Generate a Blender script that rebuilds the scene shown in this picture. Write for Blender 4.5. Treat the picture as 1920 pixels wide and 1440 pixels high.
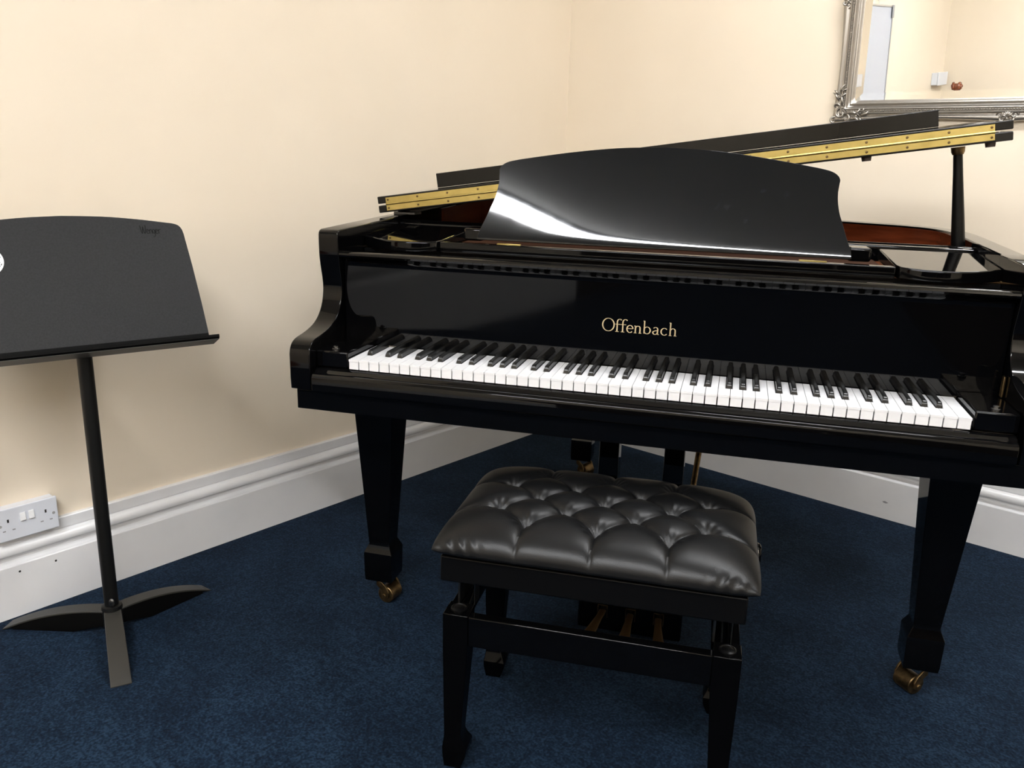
import bpy, bmesh, math, random
from math import sin, cos, pi, radians, sqrt, exp
from mathutils import Vector, Matrix

random.seed(7)
for o in list(bpy.data.objects):
    bpy.data.objects.remove(o, do_unlink=True)
scene = bpy.context.scene

# ------------------------------------------------------------------ camera, world, exposure
WA = 0.4473072951622369            # angle between the keyboard and the mirror wall
PIANO_LOC = (1.37036119, -1.55263147, 0.0)
YAW, PITCH, ROLL = -0.25727143792036544 - WA, 0.26474314614359723, 0.028445745315280466
CAM = (2.21462823, -2.91223276, 1.17183403)
cam_data = bpy.data.cameras.new('camera')
cam = bpy.data.objects.new('camera', cam_data)
scene.collection.objects.link(cam)
scene.camera = cam
cam_data.sensor_width = 36.0
cam_data.lens = 36.0 * 1554.8232701514523 / 1920.0
cam_data.clip_start = 0.02
_cy, _sy = cos(YAW), sin(YAW)
_f = Vector((_sy * cos(PITCH), _cy * cos(PITCH), -sin(PITCH)))
_r = Vector((_cy, -_sy, 0.0))
_u = _r.cross(_f)
_r2 = _r * cos(ROLL) + _u * sin(ROLL)
_u2 = -_r * sin(ROLL) + _u * cos(ROLL)
M3 = Matrix((_r2, _u2, -_f)).transposed()
cam.matrix_world = Matrix.Translation(CAM) @ M3.to_4x4()

world = bpy.data.worlds.new('world')
scene.world = world
world.use_nodes = True
world.node_tree.nodes['Background'].inputs[0].default_value = (0.75, 0.82, 1.0, 1)
world.node_tree.nodes['Background'].inputs[1].default_value = 0.3
scene.view_settings.view_transform = 'Standard'
scene.view_settings.look = 'None'
scene.view_settings.exposure = 2.27
scene.view_settings.gamma = 1.0
scene.view_settings.use_curve_mapping = False
LAMP_POWER = 21.0                   # emission of the fluorescent diffusers
LAMPS = [(1.72, -3.80), (3.235, -3.80), (2.0, -1.0)]   # x, y of the ceiling fixtures
LAMP_GAIN = [1.0, 1.0, 0.6]
ROOM_X, ROOM_Y, ROOM_Z = 4.3, -5.5, 2.72

# ------------------------------------------------------------------ material helpers
def mat(name, col, rough=0.5, metal=0.0, spec=0.5, coat=0.0, coat_rough=0.03):
    m = bpy.data.materials.new(name)
    m.use_nodes = True
    b = m.node_tree.nodes['Principled BSDF']
    b.inputs['Base Color'].default_value = (*col, 1)
    b.inputs['Roughness'].default_value = rough
    b.inputs['Metallic'].default_value = metal
    b.inputs['Specular IOR Level'].default_value = spec
    b.inputs['Coat Weight'].default_value = coat
    b.inputs['Coat Roughness'].default_value = coat_rough
    return m

def noise_mix(m, c0, c1, scale, detail=4.0, lo=0.35, hi=0.65, bump=0.0, bump_scale=None, stretch=None, dist=0.001):
    nt = m.node_tree; N = nt.nodes; L = nt.links
    b = N['Principled BSDF']
    tc = N.new('ShaderNodeTexCoord'); mp = N.new('ShaderNodeMapping')
    if stretch: mp.inputs['Scale'].default_value = stretch
    L.new(tc.outputs['Object'], mp.inputs[0])
    n = N.new('ShaderNodeTexNoise'); n.inputs['Scale'].default_value = scale; n.inputs['Detail'].default_value = detail
    L.new(mp.outputs[0], n.inputs['Vector'])
    r = N.new('ShaderNodeValToRGB')
    r.color_ramp.elements[0].position = lo; r.color_ramp.elements[0].color = (*c0, 1)
    r.color_ramp.elements[1].position = hi; r.color_ramp.elements[1].color = (*c1, 1)
    L.new(n.outputs[0], r.inputs[0]); L.new(r.outputs[0], b.inputs['Base Color'])
    if bump:
        n2 = N.new('ShaderNodeTexNoise'); n2.inputs['Scale'].default_value = bump_scale or scale; n2.inputs['Detail'].default_value = 3
        L.new(mp.outputs[0], n2.inputs['Vector'])
        bp = N.new('ShaderNodeBump'); bp.inputs['Strength'].default_value = bump; bp.inputs['Distance'].default_value = dist
        L.new(n2.outputs[0], bp.inputs['Height']); L.new(bp.outputs[0], b.inputs['Normal'])
    return r

M = {}
M['wall'] = mat('cream_paint', (0.86, 0.755, 0.60), 0.55, spec=0.3)
noise_mix(M['wall'], (0.785, 0.690, 0.555), (0.805, 0.710, 0.575), 3.0, bump=0.25, bump_scale=60, dist=0.0006)
M['ceiling'] = mat('ceiling_paint', (0.82, 0.81, 0.78), 0.8)
noise_mix(M['ceiling'], (0.64, 0.63, 0.61), (0.66, 0.65, 0.63), 4.0)
M['gloss'] = mat('white_gloss_paint', (0.80, 0.79, 0.75), 0.22, spec=0.5)
noise_mix(M['gloss'], (0.74, 0.745, 0.765), (0.78, 0.785, 0.80), 6.0, bump=0.2, bump_scale=35, dist=0.0008)
M['carpet'] = mat('blue_carpet', (0.008, 0.024, 0.06), 0.95, spec=0.1)
M['lacquer'] = mat('black_lacquer', (0.0014, 0.0014, 0.0016), 0.035, spec=0.28)
M['desk'] = mat('scuffed_black_lacquer', (0.006, 0.0065, 0.008), 0.05, spec=0.45)
M['satin'] = mat('satin_black', (0.0022, 0.0022, 0.0024), 0.35, spec=0.2)
M['keywhite'] = mat('white_key', (0.82, 0.82, 0.84), 0.22)
M['keyblack'] = mat('black_key', (0.008, 0.008, 0.008), 0.26)
M['brass'] = mat('brass', (0.78, 0.56, 0.20), 0.28, metal=1.0)
noise_mix(M['brass'], (0.47, 0.375, 0.13), (0.55, 0.44, 0.16), 30.0, bump=0.15, bump_scale=300, dist=0.0003)
M['darkbrass'] = mat('dark_brass', (0.34, 0.24, 0.10), 0.42, metal=1.0)
noise_mix(M['darkbrass'], (0.09, 0.06, 0.03), (0.24, 0.16, 0.075), 60.0)  # darkened brass; on the castors this stands for shade under the piano
M['pedal'] = mat('tarnished_brass', (0.10, 0.062, 0.03), 0.5, metal=0.8)
M['gilt'] = mat('gilt_letters', (0.62, 0.49, 0.29), 0.45, metal=0.3)
M['gold'] = mat('iron_plate_gold', (0.55, 0.36, 0.12), 0.4, metal=0.7)
M['mahogany'] = mat('mahogany', (0.11, 0.022, 0.008), 0.2, coat=0.5)
noise_mix(M['mahogany'], (0.085, 0.016, 0.006), (0.15, 0.032, 0.011), 9.0, stretch=(1, 1, 8))
M['spruce'] = mat('soundboard', (0.45, 0.26, 0.11), 0.4)
noise_mix(M['spruce'], (0.38, 0.21, 0.09), (0.5, 0.3, 0.13), 40.0, stretch=(1, 0.05, 1))
M['felt'] = mat('dark_felt', (0.01, 0.006, 0.006), 0.95)
M['steel'] = mat('steel', (0.55, 0.55, 0.55), 0.25, metal=1.0)
M['steeldark'] = mat('dark_steel', (0.12, 0.12, 0.12), 0.3, metal=1.0)
M['rubber'] = mat('rubber', (0.05, 0.035, 0.028), 0.7)
M['leather'] = mat('black_leather', (0.0048, 0.005, 0.0055), 0.37, spec=0.30)
M['bench'] = mat('bench_black', (0.0014, 0.0014, 0.0016), 0.12, spec=0.13)
M['stand'] = mat('stand_textured', (0.030, 0.030, 0.032), 0.6, spec=0.3)
noise_mix(M['stand'], (0.0100, 0.0103, 0.0118), (0.0145, 0.0150, 0.0168), 250.0, bump=0.3, bump_scale=420, dist=0.0006)
M['standdark'] = mat('stand_smooth', (0.0045, 0.0045, 0.0045), 0.42, spec=0.3)
M['standblack'] = mat('stand_black', (0.0015, 0.0015, 0.0015), 0.6, spec=0.1)
M['standgrey'] = mat('stand_grey_metal', (0.026, 0.025, 0.022), 0.45)
M['mark'] = mat('dark_marking', (0.004, 0.004, 0.004), 0.7, spec=0.15)
M['paper'] = mat('white_sticker', (0.85, 0.86, 0.88), 0.5)
M['plastic'] = mat('white_plastic', (0.74, 0.77, 0.84), 0.25)
M['slot'] = mat('socket_slot', (0.01, 0.01, 0.01), 0.6)
M['greyprint'] = mat('grey_print', (0.28, 0.28, 0.3), 0.6)
M['silver'] = mat('antique_silver', (0.40, 0.375, 0.34), 0.33, metal=0.85)
M['mirror'] = mat('mirror_glass', (0.93, 0.94, 0.93), 0.0, metal=1.0)
M['wboard'] = mat('whiteboard_white', (0.50, 0.53, 0.60), 0.25)
M['alu'] = mat('aluminium', (0.6, 0.6, 0.6), 0.35, metal=0.8)
M['greycap'] = mat('grey_plastic', (0.33, 0.33, 0.34), 0.5)
M['basswood'] = mat('varnished_maple', (0.22, 0.055, 0.02), 0.2, coat=0.5)
noise_mix(M['basswood'], (0.17, 0.04, 0.015), (0.28, 0.075, 0.028), 12.0, stretch=(1, 1, 6))
M['panelwood'] = mat('added_panel_wood', (0.022, 0.014, 0.010), 0.35)
M['darkwood'] = mat('dark_inner_wood', (0.045, 0.017, 0.008), 0.6, spec=0.2)

lamp_mats = []
for i, g in enumerate(LAMP_GAIN):
    lm = mat('lit_diffuser', (0.9, 0.9, 0.9), 0.4)
    b_ = lm.node_tree.nodes['Principled BSDF']
    b_.inputs['Emission Color'].default_value = (0.97, 0.985, 1.0, 1)
    b_.inputs['Emission Strength'].default_value = LAMP_POWER * g
    lamp_mats.append(lm)

def carpet_nodes(m):
    nt = m.node_tree; N = nt.nodes; L = nt.links; b = N['Principled BSDF']
    tc = N.new('ShaderNodeTexCoord')
    def noise(s, d=3.0):
        n = N.new('ShaderNodeTexNoise'); n.inputs['Scale'].default_value = s; n.inputs['Detail'].default_value = d
        L.new(tc.outputs['Object'], n.inputs['Vector']); return n
    n1, n2, n3 = noise(7, 5), noise(170, 2), noise(60, 3)
    def math_(op, a, b_, v=None):
        q = N.new('ShaderNodeMath'); q.operation = op
        L.new(a, q.inputs[0])
        if b_ is not None: L.new(b_, q.inputs[1])
        else: q.inputs[1].default_value = v
        return q.outputs[0]
    s = math_('MULTIPLY', n1.outputs[0], None, 0.22)
    s2 = math_('MULTIPLY', n2.outputs[0], None, 0.48)
    s3 = math_('MULTIPLY', n3.outputs[0], None, 0.30)
    tot = math_('ADD', math_('ADD', s, s2), s3)
    r = N.new('ShaderNodeValToRGB')
    r.color_ramp.elements[0].position = 0.40; r.color_ramp.elements[0].color = (0.0020, 0.0052, 0.0120, 1)
    r.color_ramp.elements[1].position = 0.60; r.color_ramp.elements[1].color = (0.0125, 0.028, 0.053, 1)
    e = r.color_ramp.elements.new(0.50); e.color = (0.0046, 0.0120, 0.0255, 1)
    L.new(tot, r.inputs[0]); L.new(r.outputs[0], b.inputs['Base Color'])
    bp = N.new('ShaderNodeBump'); bp.inputs['Strength'].default_value = 0.7; bp.inputs['Distance'].default_value = 0.004
    L.new(tot, bp.inputs['Height']); L.new(bp.outputs[0], b.inputs['Normal'])
    b.inputs['Sheen Weight'].default_value = 0.06
    b.inputs['Sheen Tint'].default_value = (0.35, 0.5, 0.8, 1)
carpet_nodes(M['carpet'])

def leather_nodes(m):
    nt = m.node_tree; N = nt.nodes; L = nt.links; b = N['Principled BSDF']
    tc = N.new('ShaderNodeTexCoord')
    v = N.new('ShaderNodeTexVoronoi'); v.inputs['Scale'].default_value = 850
    L.new(tc.outputs['Object'], v.inputs['Vector'])
    bp = N.new('ShaderNodeBump'); bp.inputs['Strength'].default_value = 0.30; bp.inputs['Distance'].default_value = 0.00035
    L.new(v.outputs['Distance'], bp.inputs['Height']); L.new(bp.outputs[0], b.inputs['Normal'])
leather_nodes(M['leather'])

def desk_nodes(m):
    # polishing haze and small scuffs on the lacquer
    nt = m.node_tree; N = nt.nodes; L = nt.links; b = N['Principled BSDF']
    tc = N.new('ShaderNodeTexCoord'); mp = N.new('ShaderNodeMapping'); mp.inputs['Scale'].default_value = (1, 1, 1)
    L.new(tc.outputs['Object'], mp.inputs[0])
    n = N.new('ShaderNodeTexNoise'); n.inputs['Scale'].default_value = 28; n.inputs['Detail'].default_value = 6
    L.new(mp.outputs[0], n.inputs['Vector'])
    r = N.new('ShaderNodeValToRGB')
    r.color_ramp.elements[0].position = 0.66; r.color_ramp.elements[0].color = (0.0022, 0.0030, 0.0042, 1)
    r.color_ramp.elements[1].position = 0.86; r.color_ramp.elements[1].color = (0.02, 0.024, 0.03, 1)
    L.new(n.outputs[0], r.inputs[0]); L.new(r.outputs[0], b.inputs['Base Color'])
    r2 = N.new('ShaderNodeValToRGB')
    r2.color_ramp.elements[0].position = 0.4; r2.color_ramp.elements[0].color = (0.030,) * 3 + (1,)
    r2.color_ramp.elements[1].position = 0.75; r2.color_ramp.elements[1].color = (0.045,) * 3 + (1,)
    L.new(n.outputs[0], r2.inputs[0]); L.new(r2.outputs[0], b.inputs['Roughness'])
desk_nodes(M['desk'])

# ------------------------------------------------------------------ mesh helpers
class MB:
    def __init__(s): s.v = []; s.f = []
    def add(s, vs, fs):
        o = len(s.v); s.v += [tuple(v) for v in vs]; s.f += [tuple(i + o for i in f) for f in fs]; return s
    def box(s, x0, x1, y0, y1, z0, z1):
        return s.add([(x0,y0,z0),(x1,y0,z0),(x1,y1,z0),(x0,y1,z0),(x0,y0,z1),(x1,y0,z1),(x1,y1,z1),(x0,y1,z1)],
                     [(0,3,2,1),(4,5,6,7),(0,1,5,4),(1,2,6,5),(2,3,7,6),(3,0,4,7)])
    def prism(s, pts, fn, a, b):
        """closed 2D outline pts lofted from fn(p, a) to fn(p, b)"""
        n = len(pts)
        vs = [fn(p, a) for p in pts] + [fn(p, b) for p in pts]
        fs = [tuple(range(n)), tuple(range(2 * n - 1, n - 1, -1))]
        fs += [(i, i + n, (i + 1) % n + n, (i + 1) % n) for i in range(n)]
        return s.add(vs, fs)
    def rings(s, rings, close=True, cap=True):
        n = len(rings[0]); vs = [p for r in rings for p in r]; fs = []
        for k in range(len(rings) - 1):
            for i in range(n if close else n - 1):
                j = (i + 1) % n
                fs.append((k * n + i, k * n + j, (k + 1) * n + j, (k + 1) * n + i))
        if cap: fs += [tuple(range(n - 1, -1, -1)), tuple((len(rings) - 1) * n + i for i in range(n))]
        return s.add(vs, fs)
    def cyl(s, p0, p1, r0, r1=None, n=20):
        r1 = r0 if r1 is None else r1
        p0, p1 = Vector(p0), Vector(p1); d = (p1 - p0).normalized()
        a = d.orthogonal().normalized(); b = d.cross(a)
        R = [[p + (a * cos(t) + b * sin(t)) * r for t in [2 * pi * i / n for i in range(n)]] for p, r in ((p0, r0), (p1, r1))]
        return s.rings(R)
    def tube(s, pts, rad, n=10):
        pts = [Vector(p) for p in pts]; R = []
        prev = None
        for i, p in enumerate(pts):
            d = (pts[min(i + 1, len(pts) - 1)] - pts[max(i - 1, 0)]).normalized()
            a = d.orthogonal().normalized() if prev is None else (prev - d * prev.dot(d)).normalized()
            prev = a; b = d.cross(a); r = rad[i] if isinstance(rad, (list, tuple)) else rad
            R.append([p + (a * cos(t) + b * sin(t)) * r for t in [2 * pi * k / n for k in range(n)]])
        return s.rings(R)
    def lathe(s, prof, c=(0, 0, 0), n=28):
        R = [[(c[0] + r * cos(2 * pi * i / n), c[1] + r * sin(2 * pi * i / n), c[2] + z) for i in range(n)] for r, z in prof]
        return s.rings(R)
    def ball(s, c, r, n=8, m=5, sc=(1, 1, 1)):
        R = []
        for k in range(m + 1):
            ph = -pi / 2 + pi * (k + 0.0) / m
            rr = max(cos(ph), 0.02)
            R.append([(c[0] + r * sc[0] * rr * cos(2 * pi * i / n), c[1] + r * sc[1] * rr * sin(2 * pi * i / n), c[2] + r * sc[2] * sin(ph)) for i in range(n)])
        return s.rings(R)
    def mesh(s, name):
        me = bpy.data.meshes.new(name); me.from_pydata(s.v, [], s.f); me.update()
        bm = bmesh.new(); bm.from_mesh(me); bmesh.ops.recalc_face_normals(bm, faces=bm.faces[:]); bm.to_mesh(me); bm.free()
        return me

COL = scene.collection
def link(name, me, m, parent=None, bevel=0.0, smooth=False, segs=2, loc=None, rot=None, label=None, angle=35):
    o = bpy.data.objects.new(name, me); COL.objects.link(o)
    if m is not None and not me.materials: me.materials.append(m)
    if parent is not None: o.parent = parent
    if loc: o.location = loc
    if rot: o.rotation_euler = rot
    if bevel:
        b = o.modifiers.new('bevel', 'BEVEL'); b.width = bevel; b.segments = segs; b.limit_method = 'ANGLE'; b.angle_limit = radians(30)
        b.harden_normals = False
    if smooth or bevel:
        for p in me.polygons: p.use_smooth = True
        try: me.set_sharp_from_angle(angle=radians(angle))
        except Exception: pass
    if label: o['label'] = label
    return o
def obj(name, mb, m, parent=None, **k): return link(name, mb.mesh(name), m, parent, **k)
def thing(name, label, cat, loc=(0, 0, 0), rotz=0.0, group=None):
    o = bpy.data.objects.new(name, None); COL.objects.link(o); o.location = loc; o.rotation_euler = (0, 0, rotz)
    o.empty_display_size = 0.1
    o['label'] = label; o['category'] = cat
    if group: o['group'] = group
    return o
def struct(name, mb, m, label=None, **k):
    o = obj(name, mb, m, **k); o['kind'] = 'structure'
    if label: o['label'] = label
    return o
def interp(x, pts):
    if x <= pts[0][0]: return pts[0][1]
    for (a, b), (c, d) in zip(pts, pts[1:]):
        if x <= c: return b + (d - b) * (x - a) / (c - a)
    return pts[-1][1]
def catmull(pts, n=8, closed=False):
    P = [Vector(p) for p in pts]; out = []; N_ = len(P)
    for i in range(N_ if closed else N_ - 1):
        if closed: p0, p1, p2, p3 = P[(i - 1) % N_], P[i], P[(i + 1) % N_], P[(i + 2) % N_]
        else: p0, p1, p2, p3 = P[max(i - 1, 0)], P[i], P[i + 1], P[min(i + 2, N_ - 1)]
        for k in range(n):
            t = k / n
            out.append(tuple(0.5 * ((2 * p1) + (p2 - p0) * t + (2 * p0 - 5 * p1 + 4 * p2 - p3) * t * t + (3 * p1 - p0 - 3 * p2 + p3) * t ** 3)))
    if not closed: out.append(tuple(P[-1]))
    return out
def offset2d(pts, d):
    n = len(pts); out = []
    for i in range(n):
        a, b, c = Vector(pts[i - 1]), Vector(pts[i]), Vector(pts[(i + 1) % n])
        e1 = (b - a).normalized(); e2 = (c - b).normalized()
        n1 = Vector((-e1.y, e1.x)); n2 = Vector((-e2.y, e2.x)); m_ = (n1 + n2)
        m_ = m_ / max(m_.dot(n1), 0.3) if m_.length > 1e-6 else n1
        out.append(tuple(b + m_ * d))
    return out

# ------------------------------------------------------------------ the room
struct('floor', MB().box(-0.1, ROOM_X + 0.1, ROOM_Y - 0.1, 0.1, -0.06, 0.0), M['carpet'], 'dark blue flecked carpet')
struct('ceiling', MB().box(-0.1, ROOM_X + 0.1, ROOM_Y - 0.1, 0.1, ROOM_Z, ROOM_Z + 0.08), M['ceiling'])
struct('wall_left', MB().box(-0.1, 0.0, ROOM_Y, 0.1, 0.0, ROOM_Z), M['wall'], 'plain cream wall behind the music stand')
struct('wall_back', MB().box(0.0, ROOM_X, 0.0, 0.1, 0.0, ROOM_Z), M['wall'], 'cream wall with the silver mirror')
struct('wall_right', MB().box(ROOM_X, ROOM_X + 0.1, ROOM_Y, 0.1, 0.0, ROOM_Z), M['wall'])
struct('wall_front', MB().box(-0.1, ROOM_X + 0.1, ROOM_Y - 0.1, ROOM_Y, 0.0, ROOM_Z), M['wall'])
BB = [(0, 0.228), (0.0125, 0.228), (0.014, 0.226), (0.014, 0.1985), (0.0120, 0.197), (0.0120, 0.1945), (0.0180, 0.1930), (0.0235, 0.1895), (0.0275, 0.184),
      (0.0290, 0.177), (0.0275, 0.1705), (0.0230, 0.1655), (0.0165, 0.1625), (0.0115, 0.159), (0.0100, 0.154), (0.0110, 0.149), (0.0145, 0.1450), (0.0205, 0.1425), (0.0285, 0.1412), (0.030, 0.139), (0.030, 0.0), (0, 0.0)]
def baseboard(name, fn, a, b, lab=None):
    mb = MB().prism(BB, fn, a, b)
    return struct(name, mb, M['gloss'], lab, smooth=True, angle=28)
bl = baseboard('baseboard_left', lambda p, t: (p[0], t, p[1]), ROOM_Y + 0.03, 0.0, 'tall white moulded skirting along the left wall')
bb = baseboard('baseboard_back', lambda p, t: (t, -p[0], p[1]), 0.0, ROOM_X, 'tall white moulded skirting under the mirror')
baseboard('baseboard_right', lambda p, t: (ROOM_X - p[0], t, p[1]), -3.34, -0.03)
baseboard('baseboard_front', lambda p, t: (t, ROOM_Y + p[0], p[1]), 0.0, 2.24)
for y, z in ((-2.175, 0.119), (-2.262, 0.121)):
    obj('nail_hole', MB().cyl((0.0296, y, z), (0.0306, y, z), 0.0032, 0.0026, 10), M['slot'], bl)
obj('paint_chip', MB().add([(1.466, -0.0306, 0.062), (1.474, -0.0306, 0.065), (1.486, -0.0306, 0.061), (1.478, -0.0306, 0.057), (1.470, -0.0306, 0.058)], [(0, 1, 2, 3, 4)]), M['greyprint'], bb)
# dark panelling added behind the camera to darken the fallboard reflection
def added_panelling(name, fn, a, b):
    d = struct(name, MB().prism([(a, 0.0), (b, 0.0), (b, 0.98), (a, 0.98)], lambda p, t: fn(p[0], t, p[1]), 0.0, 0.02), M['panelwood'], 'added dark panelling that darkens the fallboard reflection')
    n = 5; w = (b - a - 0.08) / n
    for k in range(n):
        x0 = a + 0.04 + k * w + 0.035; x1 = x0 + w - 0.07
        obj('panel', MB().prism([(x0, 0.16), (x1, 0.16), (x1, 0.88), (x0, 0.88)], lambda p, t: fn(p[0], t, p[1]), 0.0202, 0.030), M['panelwood'], d, bevel=0.004)
added_panelling('added_panel_1', lambda u, t, z: (u, ROOM_Y + t, z), 2.25, 4.27)
added_panelling('added_panel_2', lambda u, t, z: (ROOM_X - t, u, z), -5.46, -3.35)

for i, (x, y) in enumerate(LAMPS):
    t = thing('ceiling_light', ['long fluorescent ceiling light nearest the left wall', 'long fluorescent ceiling light behind, on the door side', 'fluorescent ceiling light above the grand piano'][i], 'ceiling light', (x, y, ROOM_Z))
    obj('housing', MB().box(-0.755, 0.755, -0.075, 0.075, -0.022, 0.0), M['plastic'], t)
    prof = [(-0.062, -0.022), (-0.060, -0.05), (-0.045, -0.065), (0.045, -0.065), (0.060, -0.05), (0.062, -0.022)]
    link('diffuser', MB().prism(prof, lambda p, a: (a, p[0], p[1]), -0.74, 0.74).mesh('diffuser'), lamp_mats[i], t)

# ------------------------------------------------------------------ grand piano (local: x along the keys, y to the tail, z up)
piano = thing('grand_piano', 'black polished baby grand piano with raised lid and keyboard open', 'piano', PIANO_LOC, WA)
L_ = M['lacquer']
X0, X1 = 0.690, 0.738            # inner and outer face of the rim
ZR = 1.008
KT = 0.029                       # the top of the case rises a little to the tail
def ZT(y): return KT * (y - 0.12)
half = [(0.738, 0.29), (0.738, 0.50), (0.738, 0.64), (0.728, 0.755), (0.690, 0.835), (0.615, 0.890), (0.50, 0.930), (0.36, 0.985), (0.20, 1.09), (0.06, 1.235), (-0.06, 1.375), (-0.19, 1.485), (-0.36, 1.54), (-0.53, 1.52), (-0.655, 1.43), (-0.722, 1.29), (-0.738, 1.12), (-0.738, 0.80), (-0.738, 0.29)]
outer = [half[0], half[1]] + catmull(half[2:17], 6)[0:] + [half[17], half[18]]
def offset_open(pts, d):
    out = []
    for i, p in enumerate(pts):
        a = Vector(pts[max(i - 1, 0)]); b = Vector(pts[min(i + 1, len(pts) - 1)]); e = (b - a).normalized()
        out.append((p[0] - e.y * d, p[1] + e.x * d))
    return out
def rim_wall(pts, t0, t1, z0, z1):
    a = offset_open(pts, t0); b = offset_open(pts, t1)
    ring = [[(q[0], q[1], z) for q in a] for z in (z0, z1)]
    R = [[(p[0], p[1], z0), (p[0], p[1], z1 + ZT(p[1])), (q[0], q[1], z1 + ZT(q[1])), (q[0], q[1], z0)] for p, q in zip(a, b)]
    return MB().rings(R)
obj('rim', rim_wall(outer, 0.0, 0.048, 0.70, ZR), L_, piano, bevel=0.003)
rear = [p for p in outer if p[1] > 0.62]
inner_rim = obj('inner_rim', rim_wall(rear, 0.0485, 0.056, 0.86, ZR - 0.004), M['mahogany'], piano, smooth=True, label='red-brown mahogany lining of the rim')
inn = offset_open(outer, 0.057)
obj('soundboard', MB().prism(inn, lambda p, z: (p[0], p[1], z), 0.872, 0.880), M['spruce'], piano)
plate_o = [(x * 0.965, 0.36 + (y - 0.29) * 0.93) for x, y in inn]
obj('iron_plate', MB().prism(plate_o, lambda p, z: (p[0], p[1], z), 0.905, 0.916), M['gold'], piano, bevel=0.002, label='gold-painted cast iron string frame')
# strings as one fan
sm = MB()
for i in range(70):
    x = -0.62 + i * 0.0175
    yb = 1.34 - max(0, (i - 14)) * 0.0125 if i > 6 else 1.28 + i * 0.008
    sm.cyl((x, 0.42, 0.932), (x * 0.9 - 0.02, max(0.60, min(yb, 1.34)), 0.932), 0.0009, n=4)
so = obj('string', sm, M['steel'], piano); so['kind'] = 'stuff'
tp = MB()
for i in range(60):
    for k in range(3):
        x = -0.60 + i * 0.0203 + k * 0.004; y = 0.33 + k * 0.022
        tp.cyl((x, y, 0.914), (x, y, 0.945), 0.0032, n=6)
po = obj('tuning_pin', tp, M['steel'], piano); po['kind'] = 'stuff'
obj('pin_block', MB().box(-0.68, 0.68, 0.215, 0.315, 0.80, 0.925), M['mahogany'], piano)

# arms (the S-curved ends of the case)
ARM = [(0.30, 0.628 + 0.047), (-0.026, 0.675), (-0.028, 0.70), (-0.028, 0.752), (-0.024, 0.766), (-0.014, 0.777), (0.002, 0.783), (0.030, 0.787), (0.058, 0.7925), (0.084, 0.801), (0.106, 0.815), (0.122, 0.834),
       (0.131, 0.856), (0.134, 0.878), (0.131, 0.90), (0.125, 0.925), (0.121, 0.948), (0.120, 0.97), (0.120, 0.996), (0.124, 1.005), (0.132, ZR), (0.30, ZR + 0.0052)]
AM = ARM[:3] + [ARM[3]] + [(y, z) for y, z in catmull([(a, b) for a, b in ARM[3:20]], 3)][1:] + ARM[20:]
for sg in (-1, 1):
    a = MB().prism(AM, lambda p, x: (x, p[0], p[1]), sg * X0, sg * X1)
    obj('arm', a, L_, piano, bevel=0.0035, segs=3, angle=40)
# keybed, keyslip, key blocks
obj('keybed', MB().box(-0.730, 0.730, -0.016, 0.60, 0.628, 0.673), L_, piano, bevel=0.002)
SLIP = [(0.02, 0.674), (-0.031, 0.674), (-0.034, 0.678), (-0.0345, 0.702), (-0.033, 0.709), (-0.0285, 0.7135), (-0.024, 0.7145), (-0.020, 0.7165), (-0.012, 0.7205), (-0.007, 0.7225), (-0.004, 0.7215), (0.02, 0.7215)]
obj('keyslip', MB().prism(SLIP, lambda p, x: (x, p[0], p[1]), -0.684, 0.684), L_, piano, bevel=0.0012, label='rounded lacquered rail below the white keys')
for sg in (-1, 1):
    x0, x1 = sorted((sg * 0.6155, sg * 0.6895))
    kb = obj('key_block', MB().box(x0, x1, 0.003, 0.147, 0.7225, 0.7585), L_, piano, bevel=0.003)
    obj('knob', MB().lathe([(0.0085, 0), (0.0085, 0.003), (0.006, 0.004), (0.0055, 0.008), (0.003, 0.009)], (sg * 0.652, 0.022, 0.7585), 16), M['steeldark'], kb)
obj('key_frame', MB().box(-0.613, 0.613, 0.012, 0.146, 0.6735, 0.7185), M['felt'], piano)

# keys
KW = 1.224 / 52
KZ = 0.745
def white_mesh(nl, nr):
    """nl / nr: how far the left / right side is cut away behind the black keys"""
    g = 0.00055; a, b = -KW / 2 + g, KW / 2 - g
    yf, yc, ye = 0.0, 0.0505, 0.1475
    out = [(a, yf), (b, yf), (b, yc), (b - nr, yc), (b - nr, ye), (a + nl, ye), (a + nl, yc), (a, yc)]
    clean = [p for i, p in enumerate(out) if p != out[i - 1]]
    mb = MB().prism(clean, lambda p, z: (p[0], p[1], z), -0.0045, 0.0)
    mb.box(a + 0.0006, b - 0.0006, 0.0012, 0.0505, -0.0215, -0.0046)
    mb.box(a + nl + 0.0004, b - nr - 0.0004, 0.0505, ye, -0.0215, -0.0046)
    me = mb.mesh('white_key'); me.materials.append(M['keywhite'])
    return me
SH = {'A': 0.0022, 'C': -0.0022, 'D': 0.0022, 'F': -0.0030, 'G': 0.0}      # shift of the black key right of each white
BWID = 0.0112
names = ['ABCDEFG'[i % 7] for i in range(52)]
cache = {}
for i, n in enumerate(names):
    prev_ = names[i - 1] if i else None
    nl = BWID / 2 + 0.0008 + SH[prev_] if prev_ in SH else 0.0
    nr = BWID / 2 + 0.0008 - SH[n] if (n in SH and i < 51) else 0.0
    k = (round(nl, 5), round(nr, 5))
    if k not in cache: cache[k] = white_mesh(*k)
    link('white_key', cache[k], None, piano, loc=(-0.612 + (i + 0.5) * KW, 0.0, KZ))
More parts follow.
